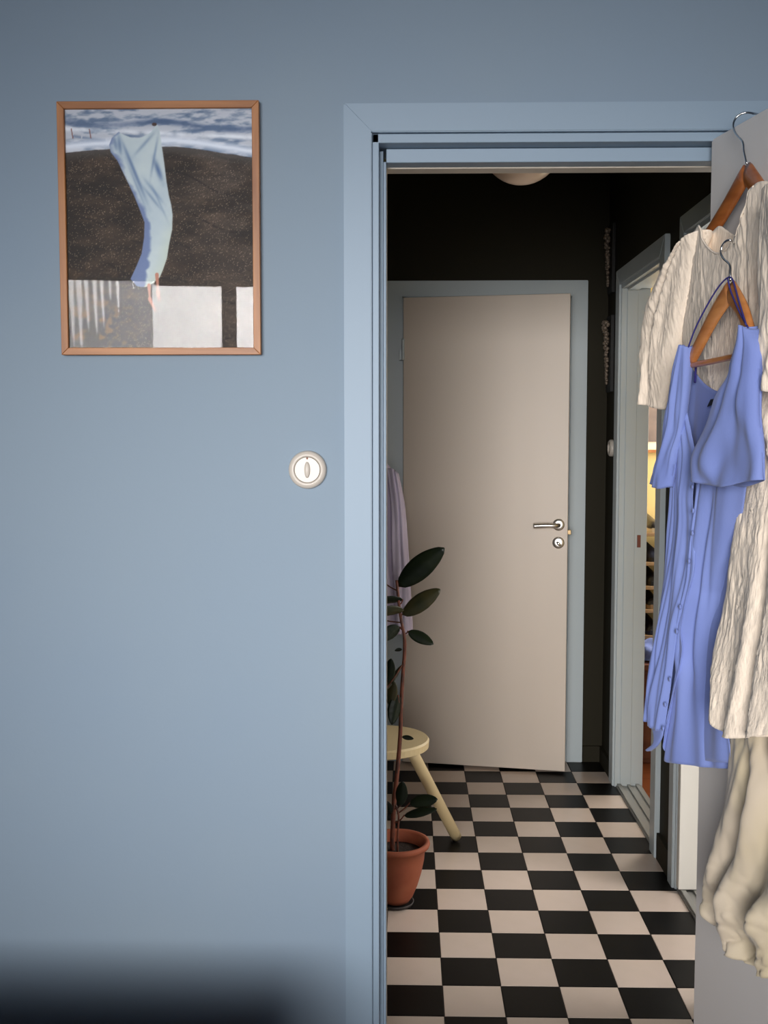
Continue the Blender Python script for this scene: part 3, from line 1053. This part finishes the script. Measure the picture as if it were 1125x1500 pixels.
def shoe(label, x, y, z, m, sole, hgt=.065, group=None):
    t = thing('shoe', label, 'shoe', (x, y, z), 0, group)
    b = bmesh.new()
    rows = []
    N_ = 10
    for i in range(N_ + 1):
        s = i / N_
        yy = -.125 + .25 * s               # toe towards the camera
        wd = .040 * (math.sin(math.pi * (s * .9 + .07)) ** .4) * (1 - .12 * math.sin(math.pi * s))
        hh = hgt * (.42 + .58 * (s ** 1.1)) if s > .08 else hgt * .30
        row = [b.verts.new((x + wd * math.cos(a), y + yy, z + .018 + (hh) * max(0, math.sin(a)) ** .8)) for a in np.linspace(0, math.pi, 9)]
        rows.append(row)
    for a, c in zip(rows, rows[1:]):
        for k in range(8):
            b.faces.new((a[k], a[k + 1], c[k + 1], c[k]))
    b.faces.new(rows[0])
    b.faces.new(rows[-1])
    obj('upper', b, m, t, True)
    b = bmesh.new()
    A, B = [], []
    for k in range(24):
        a = 2 * math.pi * k / 24
        xx, yy = x + .043 * math.cos(a) * (1 - .1 * math.sin(a)), y + .13 * math.sin(a)
        A.append(b.verts.new((xx, yy, z + .0005)))
        B.append(b.verts.new((xx, yy, z + .02)))
    b.faces.new(A)
    b.faces.new(B)
    for k in range(24):
        b.faces.new((A[k], A[(k + 1) % 24], B[(k + 1) % 24], B[k]))
    obj('sole', b, sole, t)


shx = [atY(950, 780, 5.1).x + .005, atY(950, 780, 5.1).x + .105]
spec = [(('shoe_b', 'shoe_w'), 'black shoe with a white sole on the top rack shelf'), (('shoe_n', 'shoe_b'), 'navy suede shoe on the second rack shelf'),
        (('shoe_b', 'shoe_b'), 'black leather shoe on the third rack shelf'), (('shoe_b', 'rack'), 'black shoe with a tan sole on the fourth rack shelf'),
        (('shoe_b', 'shoe_n'), 'black shoe with a navy sole on the fifth rack shelf'), (('box', 'shoe_b'), 'brown shoe on the lowest visible rack shelf')]
for k, (z, (ms, lab)) in enumerate(zip(shelf_z, spec)):
    shoe(lab + ', left of its pair', shx[0], 5.12, z + .0005, ms[0], ms[1], .065, 'shoes on the rack')
    shoe(lab + ', right of its pair', shx[1], 5.12, z + .0005, ms[0], ms[1], .065, 'shoes on the rack')

zt_ = atY(950, 973, 4.72).z
bxx = thing('wooden_chest', 'brown wooden chest standing in front of the shoe rack', 'chest', (1.2, 4.8, 0))
bx0, bx1 = 1.0, 1.5
box('body', 'box', (bx0, bx1, 4.72, 4.96, .02, zt_ - .03), bxx, .004)
box('lid', 'box', (bx0 - .008, bx1 + .008, 4.71, 4.965, zt_ - .029, zt_), bxx, .004)
box('base', 'box', (bx0 + .01, bx1 - .01, 4.73, 4.95, 0, .0195), bxx)
# blue cloth bundle on the chest
b = bmesh.new()
r = bmesh.ops.create_icosphere(b, subdivisions=4, radius=1)
for v in b.verts:
    n_ = noise.noise(v.co * 2.1) * .35 + noise.noise(v.co * 5) * .12
    z_ = max(-.15, v.co.z)
    v.co = Vector((1.155 + v.co.x * .15 * (1 + n_), 4.83 + v.co.y * .09 * (1 + n_), zt_ + .017 + (z_ * .085 * (1 + 1.2 * n_) * (1.3 - .5 * (v.co.x + 1)) if z_ > -.14 else -.0125)))
o = obj('folded_garment', b, 'blue', None, True)
o['label'] = 'crumpled blue garment lying on the brown chest'
o['category'] = 'clothes'

# ================================================================== CLOTHES ON THE OPEN DOOR
# hanger over the door top
def WL(pts):
    return [atW(*p) for p in pts]


def hanger(label, m, apex, left, right, lmid, rmid, hook, thick, bar=None):
    t = thing('coat_hanger', label, 'hanger', atW(*apex))
    for (a, mid, e) in ((apex, lmid, left), (apex, rmid, right)):
        L = smooth_line(WL([a, mid, e]), 18)
        b = bmesh.new()
        rings = []
        for i, p in enumerate(L):
            s = i / 17
            tg = (L[min(17, i + 1)] - L[max(0, i - 1)]).normalized()
            hw_ = (.021 - .008 * s) * (1 if i else .9)
            tk = thick * (1 + .5 * s)
            upn = LN.cross(tg).normalized()
            if upn.z < 0:
                upn = -upn
            rings.append([b.verts.new(p + upn * hw_ * math.cos(q) * 1.0 + LN * tk * math.sin(q)) for q in np.linspace(0, 2 * math.pi, 14, endpoint=False)])
        for A, B in zip(rings, rings[1:]):
            for k in range(14):
                b.faces.new((A[k], A[(k + 1) % 14], B[(k + 1) % 14], B[k]))
        b.faces.new(rings[0])
        b.faces.new(rings[-1])
        obj('arm', b, m, t, True)
    obj('hook', tube_bm(WL(hook), .0021, 8, 40), 'chrome', t, True)
    if bar:
        obj('bar', tube_bm(WL(bar), .0055, 10), m, t, True)
    return t


hanger('brown wooden hanger hooked over the top of the open white door', 'hanger', (1094, 252, .034), (985, 425, .034), (1150, 330, .062), (1052, 325, .034), (1122, 290, .05),
       [(1094, 240, .030), (1090, 222, .028), (1088, 208, .026), (1078, 196, .022), (1074, 185, .018), (1077, 174, .012), (1085, 167, .004), (1094, 165, -.006), (1103, 166, -.020), (1111, 168, -.045), (1113, 178, -.052)], .0065)

bl = thing('blouse', 'crinkled cream short sleeved blouse on the brown hanger', 'blouse', atW(1070, 380, .06))
bf = crinkle(.0028, 1, folds(3.2, .006, .2, 1.0, .8))
wb = lambda s, t: .062 + .078 * max(0, (t - .35) / .65) ** 1.2
cloth('body', 'blouse', bl,
      [(1002, 376), (1022, 352), (1038, 331), (1046, 352), (1058, 366), (1072, 372), (1090, 358), (1106, 325), (1120, 277), (1150, 270), (1215, 330)],
      [(1047, 1046), (1063, 1068), (1085, 1079), (1113, 1080), (1150, 1074), (1220, 1060)],
      [(1002, 376), (1002, 500), (1034, 620), (1082, 730), (1072, 815), (1059, 900), (1050, 965), (1047, 1046)],
      [(1215, 330), (1225, 600), (1225, 800), (1220, 1060)], wb, .026, bf, 110, 170,
      back_top=[(1002, 376), (1022, 352), (1038, 331), (1048, 336), (1060, 344), (1075, 346), (1094, 335), (1110, 305), (1120, 277), (1150, 270), (1215, 330)])
NECK = TOPS['body'][18:73:3]
cloth('sleeve', 'blouse', bl, [(1000, 374), (1020, 352), (1036, 336)], [(944, 590), (953, 592), (963, 594), (977, 600)],
      [(1000, 374), (976, 394), (961, 424), (953, 455), (947, 505), (944, 590)], [(1036, 336), (1022, 400), (1004, 480), (977, 600)],
      .066, .030, crinkle(.0026, 5, folds(2.0, .006, .6, .8, .2)), 60, 90)
cloth('sleeve', 'blouse', bl, [(1124, 280), (1150, 270), (1190, 300)], [(1114, 560), (1140, 572), (1190, 580)],
      [(1124, 280), (1119, 380), (1116, 470), (1114, 560)], [(1190, 300), (1200, 440), (1190, 580)],
      .125, .028, crinkle(.0026, 9, folds(2.0, .005, .1, .8, .2)), 50, 80)
# neckline piping
obj('neck_binding', tube_bm(NECK, .0020, 6, 60), 'blouse', bl, True)

# cream balloon skirt under the blouse
sk = thing('balloon_skirt', 'smooth cream skirt with a puffed gathered hem, below the blouse', 'skirt', atW(1090, 1250, .09))


def skf(s, t, p):
    a = .006 + .016 * t
    v = a * math.sin(2 * math.pi * (s * 3.0 + .5 * noise.noise(Vector((s * 3, t * 2, 1)))))
    v += .02 * max(0, (t - .55)) * noise.noise(Vector((s * 7, t * 9, 4))) * 3
    v += .014 * math.exp(-((t - .80) / .13) ** 2)
    v += .012 * noise.noise(Vector((p.y * 22, p.z * 7, 3))) + .004 * noise.noise(Vector((p.y * 60 + p.z * 14, p.z * 22, 8)))
    v += .014 * noise.noise(Vector((p.y * 16, p.z * 24, 5))) * max(0, t - .5) * 2
    q = abs(noise.noise(Vector((p.y * 26 + p.z * 18, p.z * 30 - p.y * 10, 11))))
    v -= .009 * max(0, t - .62) / .38 * (1 - min(1, q * 5))
    return v


cloth('skirt_body', 'cream', sk, [(1072, 1040), (1100, 1040), (1130, 1040), (1190, 1040)],
      [(1048, 1338), (1056, 1346), (1062, 1352), (1078, 1372), (1096, 1394), (1114, 1412), (1135, 1425), (1190, 1440)],
      [(1076, 1040), (1074, 1110), (1066, 1175), (1055, 1225), (1044, 1270), (1039, 1298), (1041, 1320), (1048, 1338)], [(1190, 1040), (1215, 1200), (1225, 1350), (1190, 1440)],
      .072, .030, skf, 90, 110)

# second hanger and the blue dress
hanger('lighter wooden hanger carrying the blue dress, in front of the blouse', 'hanger2', (1070, 425, .128), (1013, 528, .128), (1100, 492, .136), (1046, 463, .128), (1088, 455, .134),
       [(1070, 412, .128), (1070, 400, .128), (1069, 388, .126), (1060, 379, .122), (1056, 370, .120), (1058, 360, .118), (1064, 353, .114), (1071, 352, .108), (1075, 357, .1)], .0055,
       [(1006, 536, .128), (1040, 530, .130), (1077, 522, .134), (1092, 519, .136)])

dr = thing('dress', 'periwinkle blue linen button-front dress on the lighter hanger', 'dress', atW(1060, 600, .13))
placket = [(1009, 508), (1006, 560), (1005, 592), (1012, 630), (1019, 668), (1017, 700), (1014, 730), (1016, 765), (1013, 800), (1006, 842), (1000, 880), (993, 920), (988, 960), (981, 1010), (975, 1045), (971, 1070)]
fl = folds(1.6, .005, .1, .9, .8, 3.7)
fl2 = folds(1.7, .005, .55, .9, .9, 4.1)
# left front with the flying corner of the hem
cloth('front_panel', 'blue', dr, [(1001, 508), (1005, 505), (1009, 508)], [(948, 1054), (958, 1062), (966, 1070), (971, 1070)],
      [(1001, 508), (990, 600), (984, 700), (977, 790), (968, 880), (958, 960), (951, 1010), (948, 1054)], placket, .128, .006, fl, 40, 120, back=False)
cloth('front_panel', 'blue', dr, [(1095, 480), (1101, 480), (1108, 486)], [(973, 1072), (977, 1112), (1000, 1118), (1035, 1124), (1070, 1126)],
      [(1095, 480), (1080, 530), (1062, 572), (1044, 612), (1022, 668), (1021, 700), (1021, 733), (1019, 765), (1018, 806), (1016, 838), (1004, 882), (996, 922), (997, 955), (986, 1005), (977, 1045), (973, 1072)],
      [(1108, 486), (1106, 560), (1104, 640), (1092, 720), (1082, 790), (1072, 850), (1064, 930), (1060, 1010), (1066, 1070), (1070, 1126)],
      lambda s, t: .128 - .055 * s * min(1, max(0, (t - .30) / .3)), .010, fl2, 60, 130, back=False)
# inside of the back, lower than the front neckline
cloth('back_panel', 'blue', dr, [(1004, 530), (1018, 552), (1032, 566), (1050, 574), (1075, 570), (1100, 560)], [(952, 1050), (980, 1095), (1020, 1112), (1068, 1118)],
      [(1004, 530), (992, 640), (984, 760), (970, 880), (956, 980), (952, 1050)], [(1100, 560), (1098, 700), (1076, 830), (1062, 980), (1068, 1118)],
      lambda s, t: .104 - .012 * t, -.008, fl, 50, 90, back=False)
# hem corner that kicks out to the left
cloth('hem_corner', 'blue', dr, [(950, 1050), (960, 1062), (973, 1068)], [(947, 1098), (950, 1100), (952, 1100)],
      [(950, 1050), (958, 1072), (958, 1088), (947, 1098)], [(973, 1068), (970, 1080), (963, 1092), (952, 1100)], .130, .004, None, 16, 20)
# flutter sleeves
cloth('sleeve', 'blue', dr, [(1002, 508), (1006, 505), (1010, 508)], [(957, 708), (966, 712), (977, 716), (983, 713)],
      [(1002, 508), (990, 545), (980, 600), (970, 655), (963, 688), (957, 708)], [(1010, 508), (1006, 560), (999, 620), (991, 670), (983, 713)],
      .138, .014, folds(1.5, .004, .3, .8, .7, 3), 36, 60)
cloth('sleeve', 'blue', dr, [(1094, 479), (1100, 476), (1107, 482)], [(1020, 702), (1040, 708), (1060, 712), (1076, 713), (1098, 706), (1121, 703)],
      [(1094, 479), (1079, 530), (1074, 552), (1054, 580), (1040, 620), (1021, 668), (1020, 702)], [(1107, 482), (1115, 512), (1114, 560), (1114, 610), (1118, 660), (1121, 703)],
      .150, .020, folds(1.1, .006, .15, .5, .7, 2.3), 60, 70)
# buttons, straps and label
for k, (x, y) in enumerate([(1019, 675), (1015, 713), (1016, 748), (1015, 781), (1010, 822), (997, 889), (992, 925), (982, 995), (975, 1032), (972, 1067)]):
    obj('button', disc([(0, 0), (.0042, 0), (.005, .0015), (.0042, .003), (0, .0028)], atW(x, y, .142 - (.006 if k > 4 else 0)), LN, 12), 'blue', dr, True)
obj('strap', tube_bm(WL([(1007, 512, .140), (1020, 478, .140), (1040, 440, .139), (1056, 416, .138), (1068, 406, .136), (1074, 412, .137), (1082, 440, .142), (1093, 476, .15)]), .0015, 6, 50), 'cord', dr, True)
obj('strap', tube_bm(WL([(1066, 408, .137), (1070, 425, .138), (1080, 450, .143), (1090, 470, .146), (1096, 480, .15)]), .0015, 6, 30), 'cord', dr, True)
obj('strap', tube_bm(WL([(1020, 524, .118), (1019, 545, .112), (1018, 560, .106)]), .0022, 6, 12), 'cord', dr, True)
b = bmesh.new()
q = [atW(x, y, .111) for x, y in ((1036, 596), (1041, 585), (1048, 584), (1047, 592))]
vs = [b.verts.new(v) for v in q]
b.faces.new(vs)
solid(obj('label_tag', b, 'black', dr), .001)

# unseen low furniture added below the view to shade the foot of the wall
shading_bed = thing('shading_bed', 'unseen low furniture with dark blue bedding, added to shade the foot of the blue wall', 'shading_bed', (-1.15, 1.0, 0))
box('bed_frame', 'box', (-2.2, -.2, .3, 1.80, .1, .24), shading_bed, .01)
box('mattress', 'white', (-2.18, -.22, .32, 1.78, .241, .37), shading_bed, .03)
box('blanket', 'shading_bed', (-2.19, -.21, .31, 1.79, .365, .41), shading_bed, .02)
for x in (-2.14, -.24):
    for y in (.36, 1.78):
        box('leg', 'box', (x - .02, x + .02, y - .02, y + .02, 0, .1), shading_bed, .003)
